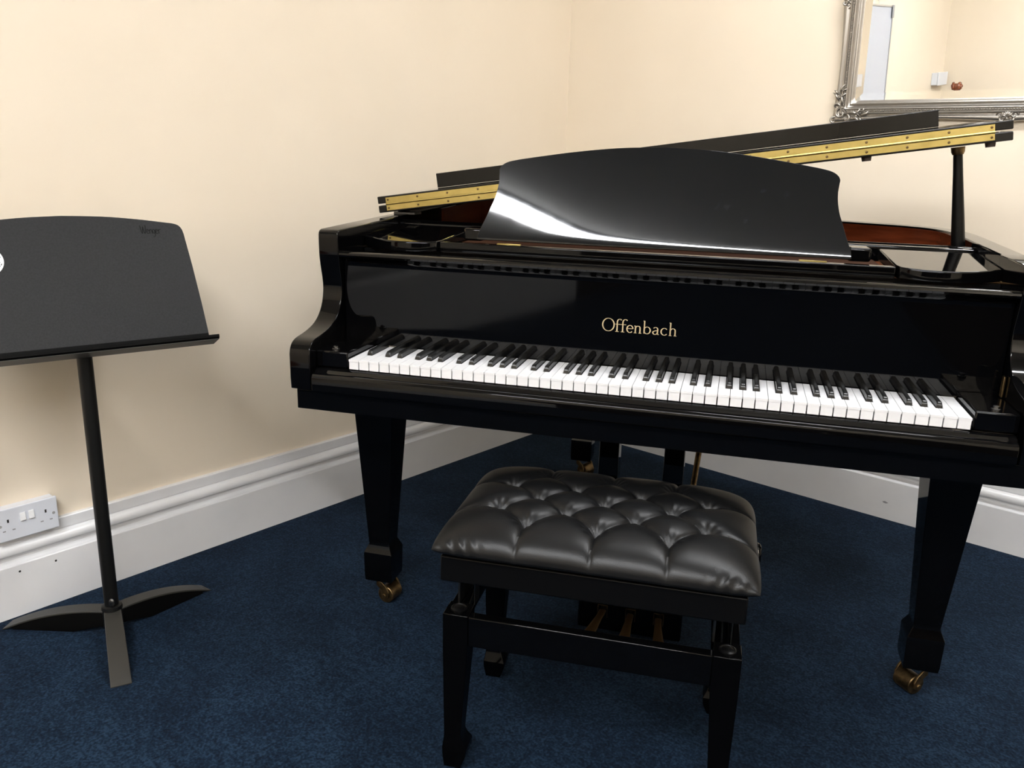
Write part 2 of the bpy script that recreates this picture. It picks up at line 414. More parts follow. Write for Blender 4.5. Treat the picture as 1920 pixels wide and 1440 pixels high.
def black_mesh():
    w0, w1 = BWID / 2, 0.0044
    R = []
    for y, z, w in ((0.0525, -0.004, w0), (0.0535, 0.004, w0 - 0.0002), (0.0555, 0.0085, w1 + 0.0002), (0.0600, 0.0115, w1), (0.147, 0.0120, w1)):
        R.append((y, z, w))
    vs = []; fs = []
    for y, z, w in R:
        h = 0.0015 if z > 0.006 else 0.0
        vs += [(-w0, max(y, 0.0525), -0.004), (-(w0 + (w - w0) * 0.8), y, z - h * 1.2), (-w + h, y, z), (w - h, y, z), (w0 + (w - w0) * 0.8, y, z - h * 1.2), (w0, max(y, 0.0525), -0.004)]
    n = 6
    for k in range(len(R) - 1):
        for j in range(n - 1): fs.append((k * n + j, k * n + j + 1, (k + 1) * n + j + 1, (k + 1) * n + j))
    fs.append(tuple((len(R) - 1) * n + j for j in range(n)))
    me = MB().add(vs, fs).mesh('black_key'); me.materials.append(M['keyblack'])
    for p in me.polygons: p.use_smooth = True
    me.set_sharp_from_angle(angle=radians(40))
    return me
bk = black_mesh()
for i, n in enumerate(names[:-1]):
    if n in SH:
        link('black_key', bk, None, piano, loc=(-0.612 + (i + 1) * KW + SH[n], 0.0, KZ))

# fallboard with a concave cove at the top and a rounded nose
FB = [(0.148, 0.7475), (0.1478, 0.80), (0.148, 0.926), (0.1475, 0.9325), (0.1455, 0.9375), (0.1415, 0.9415), (0.1355, 0.9445), (0.1280, 0.9470), (0.1215, 0.9495), (0.1195, 0.9535), (0.1205, 0.9575), (0.1245, 0.960), (0.131, 0.9608), (0.150, 0.9608), (0.156, 0.957), (0.162, 0.9565), (0.196, 0.9565), (0.196, 0.93), (0.170, 0.92), (0.168, 0.7475)]
fall = obj('fallboard', MB().prism(FB, lambda p, x: (x, p[0], p[1]), -0.6885, 0.6885), L_, piano, smooth=True, angle=30, label='upright glossy fallboard with gilt lettering')
# lettering
def ribbon(strokes, pen, fn, mb, kmin=0.35):
    """strokes drawn with a broad pen: thick where they run upright"""
    for st in strokes:
        pts = catmull([(p[0], p[1]) for p in st], 6) if len(st) > 2 else st
        L = []; R = []
        for i, p in enumerate(pts):
            a = Vector(pts[max(i - 1, 0)]); b = Vector(pts[min(i + 1, len(pts) - 1)]); e = (b - a)
            e = e.normalized() if e.length > 1e-9 else Vector((0, 1))
            w = pen * (kmin + (1 - kmin) * abs(e.y) ** 1.5) / 2
            nx, ny = -e.y * w, e.x * w
            L.append(fn(p[0] + nx, p[1] + ny)); R.append(fn(p[0] - nx, p[1] - ny))
        n = len(L)
        mb.add(L + R, [(i, i + 1, n + i + 1, n + i) for i in range(n - 1)])
def arc(cx, cy, rx, ry, a0, a1, n=14): return [(cx + rx * cos(radians(a0 + (a1 - a0) * i / n)), cy + ry * sin(radians(a0 + (a1 - a0) * i / n))) for i in range(n + 1)]
LET = {
 'O': [arc(38, 40, 35, 39, 0, 360, 20)],
 'f1': [[(14, 1), (14, 30), (14, 62), (20, 75), (32, 78), (38, 72)], [(2, 46), (32, 46)], [(4, 1), (25, 1)]],
 'f2': [[(14, 1), (14, 30), (14, 62), (20, 75), (32, 78), (40, 72)], [(-4, 46), (34, 46)], [(4, 1), (25, 1)]],
 'e': [[(5, 25)] + [(40, 25)], arc(23, 23, 18, 22, 5, 318, 14)],
 'n': [[(10, 1), (10, 44)], [(10, 32), (18, 42), (28, 44), (36, 38), (38, 26), (38, 1)], [(1, 1), (18, 1)], [(30, 1), (47, 1)], [(2, 43), (10, 45)]],
 'b': [[(9, 2), (9, 79)], arc(26, 22, 19, 21, 155, -165, 14), [(1, 78), (9, 79)]],
 'a': [[(8, 38), (17, 44), (27, 43), (33, 35), (33, 20), (33, 6), (41, 1)], [(33, 25), (18, 23), (7, 17), (7, 7), (16, 1), (27, 4), (33, 12)]],
 'c': [arc(23, 22, 19, 21, 42, 320, 14)],
 'h': [[(9, 1), (9, 79)], [(9, 32), (17, 42), (28, 44), (36, 38), (38, 26), (38, 1)], [(1, 1), (18, 1)], [(30, 1), (47, 1)], [(1, 78), (9, 79)]],
}
seq = [('O', 0), ('f1', 78), ('f2', 112), ('e', 147), ('n', 193), ('b', 247), ('a', 303), ('c', 353), ('h', 402)]
lt = MB(); sc_ = 0.158 / 450
for nm_, off in seq:
    ribbon([[(x + off, y) for x, y in s] for s in LET[nm_]], 7.5, lambda x, y: (-0.0885 + x * sc_, 0.14745, 0.8225 + y * sc_), lt, 0.42)
obj('lettering', lt, M['gilt'], fall, label='gilt name Offenbach')
# fallboard end brackets
for sg in (1,):
    x = sg * 0.6885
    obj('pivot_bracket', MB().box(min(x, x - sg * 0.004), max(x, x - sg * 0.004), 0.118, 0.130, 0.760, 0.800), M['darkbrass'], piano, bevel=0.001)

# music shelf: side shelves with bulging fronts, central front board
def ZS(y, z): return z + 0.066 * (y - 0.2)
for sg in (-1, 1):
    fr = [(0.6895, 0.262), (0.665, 0.243), (0.635, 0.222), (0.605, 0.209), (0.575, 0.205), (0.545, 0.207), (0.517, 0.215), (0.494, 0.228)]
    out = catmull(fr, 4) + [(0.4885, 0.250), (0.484, 0.44), (0.484, 0.462), (0.6895, 0.462)]
    obj('side_shelf', MB().prism([(sg * x, y) for x, y in out], lambda p, z: (p[0], p[1], ZS(p[1], z)), 0.9575, 0.982), L_, piano, bevel=0.003, segs=3)
obj('shelf_front', MB().prism([(0.228, 0.9575), (0.252, 0.9575), (0.252, 0.983), (0.228, 0.983)], lambda p, x: (x, p[0], p[1]), -0.4875, 0.4875), L_, piano, bevel=0.0025, segs=3)
obj('shelf_support', MB().box(-0.6885, 0.6885, 0.256, 0.275, 0.900, 0.9572), M['satin'], piano)
obj('shelf_back', MB().prism([(0.474, 0.968), (0.520, 0.968), (0.520, 1.008), (0.504, 1.009), (0.500, 1.0065), (0.496, 1.0055), (0.478, 1.0048), (0.474, 1.0015)], lambda p, x: (x, p[0], p[1]), -0.6885, 0.6885), L_, piano, bevel=0.003)
for sg in (-1, 1):
    obj('desk_rail', MB().box(min(sg * 0.400, sg * 0.445), max(sg * 0.400, sg * 0.445), 0.275, 0.335, 0.985, 1.0135), L_, piano, bevel=0.005, segs=3)
    obj('desk_hinge', MB().box(sg * 0.33 - 0.028, sg * 0.33 + 0.028, 0.2535, 0.262, 0.975, 0.985), M['brass'], piano, bevel=0.001)
obj('shade_board', MB().box(-0.478, 0.478, 0.277, 0.472, 0.958, 0.972), M['darkwood'], piano, bevel=0.002)  # dark board added over the iron plate to stand for the shaded interior

# music desk: a shaped, slightly rolled panel
TILT = radians(19.5)
WS = [(0.0, 0.4035), (0.018, 0.4005), (0.05, 0.3885), (0.075, 0.3800), (0.097, 0.3725), (0.12, 0.3680), (0.14, 0.3668), (0.158, 0.3682), (0.168, 0.3690), (0.24, 0.369)]
TW = [(0.0, 0.2270), (0.27, 0.2225), (0.54, 0.2110), (0.80, 0.1955), (0.92, 0.1870), (0.965, 0.1810), (0.99, 0.1735), (1.0, 0.1660)]
def smooth_tab(tab, n=10):
    c = catmull(tab, n); return c
WSs, TWs = smooth_tab(WS), smooth_tab(TW)
# integrate the tilt up the panel
DN = [(0.0, 0.0, 0.0)]; s_ = 0.0; yy = zz = 0.0
while s_ < 0.26:
    ang = TILT - radians(8.0) * exp(-s_ / 0.006)
    yy += 0.002 * sin(ang); zz += 0.002 * cos(ang); s_ += 0.002
    DN.append((s_, yy, zz))
def desk_pt(x, h, off):
    i = min(int(h / 0.002), len(DN) - 2); t = (h - DN[i][0]) / 0.002
    y = DN[i][1] + (DN[i + 1][1] - DN[i][1]) * t; z = DN[i][2] + (DN[i + 1][2] - DN[i][2]) * t
    a = TILT - radians(8.0) * exp(-h / 0.006)
    tw = radians(0.9) * max(0.0, min(1.0, (x + 0.37) / 0.27)); tw = tw * tw * (3 - 2 * tw / radians(0.9)) / radians(0.9) if tw > 0 else 0.0
    return (x, 0.247 + y + z * tw + off * cos(a), 0.992 + z - off * sin(a))
NW, NH = 96, 60
def desk_grid(off):
    rows = []
    for j in range(NH + 1):
        row = []
        for i in range(NW + 1):
            w = -1 + 2 * i / NW
            w = math.copysign(1 - (1 - abs(w)) ** 1.25, w)
            q = (j / NH) ** 1.3
            h = q * interp(abs(w), TWs)
            row.append(desk_pt(w * interp(h, WSs), h, off))
        rows.append(row)
    return rows
def slab(A, B):
    mb = MB(); m_, n_ = len(A), len(A[0])
    va = [p for r in A for p in r]; vb = [p for r in B for p in r]; K = len(va); fs = []
    for j in range(m_ - 1):
        for i in range(n_ - 1):
            a = j * n_ + i
            fs.append((a, a + 1, a + n_ + 1, a + n_)); fs.append((K + a, K + a + n_, K + a + n_ + 1, K + a + 1))
    for i in range(n_ - 1):
        fs.append((i, K + i, K + i + 1, i + 1)); a = (m_ - 1) * n_ + i; fs.append((a, a + 1, K + a + 1, K + a))
    for j in range(m_ - 1):
        a = j * n_; fs.append((a, a + n_, K + a + n_, K + a)); a = j * n_ + n_ - 1; fs.append((a, K + a, K + a + n_, a + n_))
    return mb.add(va + vb, fs)
obj('music_desk', slab(desk_grid(0.0), desk_grid(0.014)), M['desk'], piano, bevel=0.0018, angle=40, label='curved glossy black music desk with scuffs')

# lid: hinged along the bass side
TH = radians(8.37); HX, HZ = -0.745, 1.0245
def lid(s, y, t): return (HX + s * cos(TH) - t * sin(TH), y, HZ + s * sin(TH) + t * cos(TH) + KT * (y - 0.472))
YH = 0.472; LW = 1.484
lo = offset_open(outer, -0.004)
lp = [(x - HX, y) for x, y in lo if y > 0.60]
lp = [(LW, YH), (LW, 0.60)] + lp + [(0.0, 0.60), (0.0, YH)]
lidp = obj('lid', MB().prism(lp, lambda p, t: lid(p[0], p[1], t), 0.0, 0.0185), L_, piano, bevel=0.002)
flap = obj('front_flap', MB().prism([(0, YH), (LW, YH), (LW, 0.835), (0, 0.835)], lambda p, t: lid(p[0], p[1], t), 0.0235, 0.042), L_, piano, bevel=0.002, label='front part of the lid folded back on top')
obj('flap_strip', MB().prism([(0.045, 0.812), (1.405, 0.812), (1.405, 0.828), (0.045, 0.828)], lambda p, t: lid(p[0], p[1], t), 0.0425, 0.084), L_, flap, bevel=0.0015)
h0, h1 = 0.024, LW - 0.036
for a, b, nm in ((0.0045, 0.0205, 'lower leaf of the brass lid hinge'), (0.0215, 0.0375, 'upper leaf of the brass lid hinge')):
    hl = obj('hinge_leaf', MB().prism([(h0, YH - 0.0015), (h1, YH - 0.0015), (h1, YH - 0.0002), (h0, YH - 0.0002)], lambda p, t: lid(p[0], p[1], t), a, b), M['brass'], piano, label=nm)
    ns = 18
    for i in range(ns):
        s = h0 + 0.006 + (0.062 if i in (1,) else 0) * 0 + (h1 - h0 - 0.012) * i / (ns - 1)
        c = Vector(lid(s, YH - 0.0015, (a + b) / 2 + (0.002 if a > 0.01 else -0.002)))
        if i == 0: sme = MB().lathe([(0.0030, 0.0), (0.0026, 0.0008), (0.001, 0.0012)], (0, 0, 0), 8).mesh('screw'); sme.materials.append(M['darkbrass'])
        link('screw', sme, None, hl, loc=c, rot=(pi / 2, 0, 0))
kn = MB().cyl(lid(h0, YH - 0.0028, 0.021), lid(h1, YH - 0.0028, 0.021), 0.0028, n=12)
obj('hinge_knuckle', kn, M['brass'], piano, smooth=True)
for s in (1.195, 1.445):
    a = Vector(lid(s, YH + 0.022, -0.0003)); b = Vector(lid(s, YH + 0.022, -0.010))
    obj('lid_bumper', MB().cyl(a, b, 0.011, 0.0095, 16), M['rubber'], lidp)
for y in (0.54, 0.98):
    obj('lid_hinge', MB().box(-0.733, -0.672, y, y + 0.05, ZR + ZT(y) - 0.001, ZR + ZT(y) + 0.0055), M['steeldark'], piano, bevel=0.001)
obj('lid_hinge_strip', MB().prism([(-0.735, 0.575), (-0.735, 1.12), (-0.700, 1.12), (-0.700, 0.575)], lambda p, z: (p[0], p[1], ZR + ZT(p[1]) + z), -0.001, 0.0072), M['satin'], piano)
# prop stick
pb = Vector((0.671, 0.552, ZR - 0.02)); pt = Vector(lid(1.394, 0.552, -0.004))
pr = MB().tube([pb, pb + (pt - pb) * 0.1, pb + (pt - pb) * 0.35, pb + (pt - pb) * 0.75, pb + (pt - pb) * 0.93], [0.0135, 0.0150, 0.0135, 0.0105, 0.0098], 14)
pp = obj('lid_prop', pr, M['satin'], piano, smooth=True)
obj('prop_cup', MB().tube([pb + (pt - pb) * 0.93, pb + (pt - pb) * 0.955, pt], [0.0115, 0.0140, 0.0148], 14), M['darkbrass'], pp, smooth=True)

# legs with spade feet and brass castors
def square_rings(cx, cy, prof):
    return [[(cx - s, cy - s, z), (cx + s, cy - s, z), (cx + s, cy + s, z), (cx - s, cy + s, z)] for s, z in prof]
def castor(parent, cx, cy, heading, nm='castor'):
    Rz = Matrix.Rotation(heading, 3, 'Z')
    def T(p): v = Rz @ Vector(p); return (cx + v.x, cy + v.y, v.z)
    w = MB()
    w.cyl(T((0.020, -0.023, 0.0240)), T((0.020, 0.023, 0.0240)), 0.0238, n=28)
    c = obj(nm, w, M['darkbrass'], parent, bevel=0.002, smooth=True, label='brass castor')
    f = MB()
    for sy in (-1, 1):
        arcp = [(-0.004, 0.066), (0.012, 0.062), (0.026, 0.050), (0.034, 0.034), (0.032, 0.020), (0.022, 0.016), (0.016, 0.026), (0.012, 0.040), (-0.004, 0.050)]
        y0 = 0.025 * sy; y1 = 0.030 * sy
        f.prism(arcp, lambda p, y: T((p[0], y, p[1])), y0, y1)
    f.box(cx - 0.020, cx + 0.020, cy - 0.020, cy + 0.020, 0.060, 0.0665)
    f.cyl(T((0.020, -0.033, 0.0240)), T((0.020, 0.033, 0.0240)), 0.006, n=12)
    obj('castor_fork', f, M['darkbrass'], c, bevel=0.0008)
LEG = [(0.0370, 0.0665), (0.0385, 0.080), (0.0395, 0.146), (0.0385, 0.150), (0.0285, 0.172), (0.0290, 0.180), (0.0500, 0.520), (0.0530, 0.568), (0.0570, 0.582), (0.0570, 0.6275)]
for cx, cy, hd in ((-0.671, 0.302, radians(-10)), (0.671, 0.302, radians(-143)), (-0.325, 1.40, radians(-30))):
    lg = obj('leg', MB().rings(square_rings(cx, cy, LEG)), L_, piano, bevel=0.0012)
    castor(lg, cx, cy, hd)
obj('leg_plate', MB().box(-0.40, -0.25, 1.32, 1.47, 0.6275, 0.70), L_, piano)
obj('belly_beam', MB().box(-0.40, -0.30, 0.60, 1.44, 0.70, 0.86).box(0.1, 0.20, 0.60, 0.95, 0.70, 0.86), M['satin'], piano)
# lyre
lyre = obj('pedal_lyre', MB().box(-0.130, 0.130, 0.285, 0.370, 0.022, 0.106), L_, piano, bevel=0.006, segs=3)
for sg in (-1, 1):
    obj('lyre_pillar', MB().box(sg * 0.078 - 0.0240, sg * 0.078 + 0.0240, 0.305, 0.352, 0.106, 0.628), L_, lyre, bevel=0.002)
    obj('brace_rod', MB().cyl((sg * 0.102, 0.372, 0.06), (sg * 0.142, 0.84, 0.628), 0.008, n=14), M['darkbrass'], lyre, smooth=True)
for i, x in enumerate((-0.067, 0.003, 0.073)):
    pd = MB(); sp = (-0.026, -0.006, 0.010)[i]
    path = [(x, 0.30, 0.078), (x, 0.275, 0.078), (x + sp * 0.2, 0.255, 0.073), (x + sp * 0.6, 0.230, 0.058), (x + sp, 0.200, 0.047), (x + sp, 0.172, 0.042), (x + sp, 0.158, 0.038)]
    wd = [0.0085, 0.0085, 0.0085, 0.012, 0.017, 0.018, 0.011]
    R = [[(px - w, py, pz - 0.003), (px + w, py, pz - 0.003), (px + w, py, pz + 0.001), (px + w * 0.6, py, pz + 0.003), (px - w * 0.6, py, pz + 0.003), (px - w, py, pz + 0.001)] for (px, py, pz), w in zip(path, wd)]
    obj('pedal', pd.rings(R), M['pedal'], piano, bevel=0.0008, smooth=True)
    y0, y1, zb, zt = 0.2830, 0.2848, 0.060, 0.092
    esc = MB().box(x - 0.0125, x - 0.0112, y0, y1, zb, zt).box(x + 0.0112, x + 0.0125, y0, y1, zb, zt).box(x - 0.0125, x + 0.0125, y0, y1, zt, zt + 0.0014)
    obj('pedal_plate', esc, M['darkbrass'], lyre)
obj('trap_lever', MB().box(0.02, 0.16, 0.86, 0.90, 0.57, 0.66), M['satin'], piano)

# ------------------------------------------------------------------ piano bench
def P2W(x, y):
    c, s = cos(WA), sin(WA); return (PIANO_LOC[0] + c * x - s * y, PIANO_LOC[1] + s * x + c * y, 0.0)
bench = thing('piano_bench', 'black adjustable piano bench with buttoned leather seat', 'bench', P2W(-0.027, -0.090), WA + radians(1.3))
B_ = M['bench']
HXB, HYB = 0.2735, 0.1755
def rect_rings(cx, cy, prof): return [[(cx + dx - s, cy + dy - s, z), (cx + dx + s, cy + dy - s, z), (cx + dx + s, cy + dy + s, z), (cx + dx - s, cy + dy + s, z)] for s, dx, dy, z in prof]
for sx in (-1, 1):
    for sy in (-1, 1):
        o_ = lambda s: (0.0225 - s)
        pf = []
        for s, z in ((0.0170, 0.0), (0.0235, 0.030), (0.0245, 0.046), (0.0195, 0.062), (0.0170, 0.075), (0.0245, 0.270), (0.0245, 0.342)):
            pf.append((s, sx * (0.0245 - s) * 0.6, sy * (0.0245 - s) * 0.6, z))
        lg = obj('leg', MB().rings(rect_rings(sx * (HXB - 0.0245), sy * (HYB - 0.0245), pf)), B_, bench, bevel=0.0015)
        cxx, cyy = sx * (HXB - 0.0245), sy * (HYB - 0.0245)
        obj('corner_bolt', MB().lathe([(0.0155, 0), (0.0155, 0.0025), (0.0125, 0.004), (0.0115, 0.003), (0.010, 0.0038), (0.002, 0.0045)], (cxx, cyy, 0.342), 20), M['satin'], lg, smooth=True)
zr0, zr1 = 0.278, 0.340
ix, iy = HXB - 0.049, HYB - 0.049
for sy in (-1, 1):
    yc = sy * (HYB - 0.013)
    obj('side_rail', MB().box(-ix, ix, yc - 0.0105, yc + 0.0105, zr0, zr1), L_, bench, bevel=0.002)
for sx in (-1, 1):
    xc = sx * (HXB - 0.013)
    obj('end_rail', MB().box(xc - 0.0105, xc + 0.0105, -iy, iy, zr0, zr1), B_, bench, bevel=0.0015)
    # scissor lift at each end
    xs = sx * (HXB - 0.034)
    sc2 = MB()
    for dx, (ya, yb) in ((0, (-0.115, 0.10)), (0.004 * sx, (0.115, -0.10))):
        d = Vector((0, yb - ya, 0.085)).normalized(); n = Vector((0, -d.z, d.y)) * 0.007
        a = Vector((xs + dx, ya, 0.325)); b = Vector((xs + dx, yb, 0.410))
        for q in (0,):
            t = Vector((0.0012, 0, 0))
            sc2.add([a - n - t, b - n - t, b + n - t, a + n - t, a - n + t, b - n + t, b + n + t, a + n + t], [(0,1,2,3),(7,6,5,4),(0,4,5,1),(1,5,6,2),(2,6,7,3),(3,7,4,0)])
    sc2.cyl((xs - 0.004, 0, 0.3675), (xs + 0.008 * sx, 0, 0.3675), 0.005, n=10)
    obj('scissor_arm', sc2, M['steeldark'], bench)
    bk_ = MB().box(xs - 0.018, xs - 0.014, -0.13, -0.10, 0.342, 0.408).box(xs + 0.014, xs + 0.0155, -0.13, -0.10, 0.342, 0.408)
    obj('lift_bracket', bk_, M['steeldark'], bench)
obj('threaded_rod', MB().cyl((-0.23, 0.0, 0.392), (0.23, 0.0, 0.392), 0.0045, n=10), M['steeldark'], bench)
obj('seat_frame', MB().box(-0.276, 0.272, -0.185, 0.182, 0.415, 0.466), M['satin'], bench, bevel=0.003)
for sx in (-1, 1):
    x = sx * 0.274
    k_ = obj('height_knob', MB().lathe([(0.004, 0.0), (0.004, 0.014), (0.019, 0.016), (0.021, 0.020), (0.021, 0.026), (0.017, 0.030), (0.003, 0.031)], (0, 0, 0), 20), B_, bench, bevel=0.001, smooth=True, loc=(x, 0.055, 0.438), rot=(0, sx * pi / 2, 0))
    obj('knob_ring', MB().tube([(0.0205 * cos(t), 0.0205 * sin(t), 0.023) for t in [2 * pi * i / 24 for i in range(25)]], 0.0016, 6), M['steel'], k_)

# buttoned leather seat
A_, B2 = 0.297, 0.206
rows = [(-0.117, [-0.131, 0.0, 0.131]), (-0.059, [-0.1965, -0.0655, 0.0655, 0.1965]), (0.0, [-0.131, 0.0, 0.131]), (0.059, [-0.1965, -0.0655, 0.0655, 0.1965]), (0.117, [-0.131, 0.0, 0.131])]
btn = [(x, y) for y, xs in rows for x in xs]
seg = []
for (ya, xa), (yb, xb) in zip(rows, rows[1:]):
    for p in xa:
        for q in xb:
            if abs(abs(p - q) - 0.0655) < 0.004: seg.append((p, ya, q, yb))
for x in rows[0][1]: seg.append((x, rows[0][0], x * 1.02, -B2))
for x in rows[4][1]: seg.append((x, rows[4][0], x * 1.02, B2))
for k in (1, 3):
    y = rows[k][0]
    seg.append((-0.1965, y, -A_, y * 1.25)); seg.append((0.1965, y, A_, y * 1.25))
def seat_h(x, y, s, t):
    e = max(0.0, (1 - abs(s) ** 5.0)) ** 0.5 * max(0.0, (1 - abs(t) ** 4.2)) ** 0.5
    dl = 1.0; 
    for x0, y0, x1, y1 in seg:
        dx, dy = x1 - x0, y1 - y0; l2 = dx * dx + dy * dy
        q = max(0.0, min(1.0, ((x - x0) * dx + (y - y0) * dy) / l2))
        d = (x - x0 - q * dx) ** 2 + (y - y0 - q * dy) ** 2
        if d < dl: dl = d
    dl = sqrt(dl)
    db = min((x - a) ** 2 + (y - b) ** 2 for a, b in btn); 
    bx, by = min(btn, key=lambda p: (x - p[0]) ** 2 + (y - p[1]) ** 2)
    db = sqrt(db)
    h = 0.056 * e
    inner = 1.0 if (abs(x) < 0.20 and abs(y) < 0.12) else 0.0
    border = max(0.0, max((abs(x) - 0.1965) / 0.10, (abs(y) - 0.117) / 0.09))
    cd = 0.0115 * max(0.35, 1 - border * 0.9)
    h -= (max(cd, 0.0085) * exp(-dl / 0.0045) * 0.85 + cd * exp(-(dl / 0.022) ** 2) * 0.55) * (0.45 + 0.55 * e)
    h -= 0.019 * exp(-(db / 0.014) ** 1.3)
    th = math.atan2(y - by, x - bx)
    h += 0.0011 * sin(th * 9 + bx * 40) * exp(-((db - 0.017) / 0.009) ** 2)
    # gathered folds near the front corners
    if y < -0.10 and abs(x) > 0.13:
        w = exp(-((abs(s) - 0.80) / 0.13) ** 2) * exp(-((t + 0.985) / 0.05) ** 2)
        h += 0.0028 * w * sin((abs(x) * 1.0 - y * 0.55) * 260)
    return h
NX, NY = 250, 176
top = []; bot = []
for j in range(NY + 1):
    rt = []; rb = []
    t = sin((j / NY * 2 - 1) * pi / 2) * 0.72 + (j / NY * 2 - 1) * 0.28
    for i in range(NX + 1):
        s = sin((i / NX * 2 - 1) * pi / 2) * 0.68 + (i / NX * 2 - 1) * 0.32
        # plan: sides bow in a little between pointed corners
        cr = abs(s) ** 5 * abs(t) ** 5 * (0.085 if t > 0 else 0.035)
        x = A_ * s * (1 - 0.020 * (1 - t * t) - cr * 0.8); y = B2 * t * (1 - 0.020 * (1 - s * s) - cr)
        rt.append((x, y, 0.482 + seat_h(x, y, s, t)))
        eb = max(0.0, (1 - abs(s) ** 14)) ** 0.5 * max(0.0, (1 - abs(t) ** 10)) ** 0.5
        rb.append((x, y, 0.482 - 0.0155 * eb))
    top.append(rt); bot.append(rb)
seat = obj('seat_cushion', slab(top, bot), M['leather'], bench, smooth=True, angle=80, label='buttoned black leather seat cushion')
bmesh_btn = MB().lathe([(0.006, -0.004), (0.006, 0.0), (0.005, 0.0016), (0.003, 0.0024), (0.001, 0.0027)], (0, 0, 0), 14).mesh('button'); bmesh_btn.materials.append(M['leather'])
for p in bmesh_btn.polygons: p.use_smooth = True
for x, y in btn:
    s, t = x / A_, y / B2
    link('button', bmesh_btn, None, seat, loc=(x, y, 0.482 + seat_h(x, y, s, t) + 0.0005))

# ------------------------------------------------------------------ music stand
SX, SY = -1.248, -0.055
stand = thing('music_stand', 'black music stand with a solid desk beside the left wall', 'music stand', P2W(SX, SY), WA)
pole = obj('pole', MB().cyl((0, 0, 0.03), (0, 0, 0.742), 0.0165, n=28), M['standdark'], stand, smooth=True)
# base: three arched legs; a black filler paints the shade under each arch
def stand_leg(tx, ty, shade):
    d = Vector((tx, ty, 0)); L = d.length; d.normalize(); n = Vector((-d.y, d.x, 0)); R = []
    K = 26
    for i in range(K + 1):
        q = i / K; r = 0.012 + (L - 0.012) * q
        if shade: r = 0.016 + (L - 0.040) * q; q = (r - 0.012) / (L - 0.012)
        zt = 0.062 - 0.0595 * q ** 2.1
        w = (0.0195 + 0.0025 * q) * (1.0 if q < 0.86 else 1.0)
        if shade:
            w -= 0.003; z1 = max(zt - 0.0045, 0.0016); z0 = 0.0005 if q > 0.30 else 0.0005 + 0.020 * (1 - q / 0.30) ** 0.7
            z0 = min(z0, z1 - 0.0008)
        else:
            z1 = zt; z0 = zt - 0.0042 if zt > 0.0046 else 0.0004
        R.append([tuple(d * r - n * w + Vector((0, 0, z0))), tuple(d * r - n * w + Vector((0, 0, z1 - (z1 - z0) * 0.3))), tuple(d * r - n * (w - 0.0015) + Vector((0, 0, z1))),
                  tuple(d * r + n * (w - 0.0015) + Vector((0, 0, z1))), tuple(d * r + n * w + Vector((0, 0, z1 - (z1 - z0) * 0.3))), tuple(d * r + n * w + Vector((0, 0, z0)))])
    return MB().rings(R)
for fx, fy in ((-1.514, -0.117), (-1.158, 0.195), (-1.073, -0.242)):
    lg = obj('leg', stand_leg(fx - SX, fy - SY, False), M['standgrey'], stand, smooth=True, angle=30)
    obj('leg_shade', stand_leg(fx - SX, fy - SY, True), M['standblack'], lg, smooth=True, angle=30)
obj('hub', MB().lathe([(0.024, 0.02), (0.0245, 0.066), (0.0235, 0.071), (0.018, 0.073)], (0, 0, 0), 28), M['standdark'], stand, smooth=True)
obj('weld_spot', MB().ball((0.012, -0.012, 0.086), 0.0085, 10, 6, (1, 0.6, 1.3)), M['steeldark'], stand, smooth=True)
# desk plane frame (piano axes)
SA, ST, SO, SZ = 0.6572, 0.4421, 0.0421, 0.7166
hd = Vector((sin(SA), cos(SA), 0)); nn = Vector((cos(SA), -sin(SA), 0))
up = Vector((0, 0, 1)) * cos(ST) - nn * sin(ST); fwd = nn * cos(ST) + Vector((0, 0, 1)) * sin(ST)
O_ = Vector((0, 0, SZ)) + nn * SO
def SP(s, h, o=0.0): return tuple(O_ + hd * s + up * h + fwd * o)
hp = [(0.0, 0.333), (0.085, 0.3295), (0.160, 0.3215), (0.222, 0.3120), (0.2445, 0.3080), (0.2555, 0.3025), (0.2612, 0.293), (0.2635, 0.281), (0.2685, 0.200), (0.2725, 0.10), (0.2740, 0.033), (0.2740, 0.0)]
op = catmull(hp[0:8], 4) + hp[8:]
outl = [(-x, y) for x, y in reversed(op[1:])] + op
deskp = obj('desk', MB().prism(outl, lambda p, o: SP(p[0], p[1], o), -0.0015, 0.0015), M['stand'], stand, label='charcoal textured desk plate')
# ledge: flange on the plate, tray and front lip; the black includes the lip's shadow
LG = [(0.004, 0.0018), (0.004, 0.0036), (0.0005, 0.006), (0.0005, 0.050), (0.003, 0.0545), (0.0075, 0.0560), (0.0075, 0.0575), (0.001, 0.0565), (-0.0022, 0.052), (-0.0022, 0.0015), (0.0, 0.0016)]
led = obj('ledge', MB().prism(LG, lambda p, s: SP(s, p[0], p[1]), -0.281, 0.281), M['standblack'], stand, bevel=0.0004, label='smooth black ledge')
obj('ledge_underside', MB().prism([(-0.0023, 0.003), (-0.0023, 0.0525), (-0.0032, 0.0525), (-0.0032, 0.003)], lambda p, s: SP(s, p[0], p[1]), -0.2805, 0.2805), M['standgrey'], led)
obj('ledge_flange', MB().prism([(0.0255, 0.0018), (0.0255, 0.0034), (0.0042, 0.0036), (0.0042, 0.0018)], lambda p, s: SP(s, p[0], p[1]), -0.2735, 0.2735), M['standblack'], led)
# clamp behind the desk
obj('desk_bracket', MB().box(-0.05, 0.05, -0.004, 0.004, 0, 0.10), M['standdark'], stand, bevel=0.001, loc=Vector(SP(0, 0.03, -0.0075)), rot=Matrix((hd, -fwd, up)).transposed().to_euler())
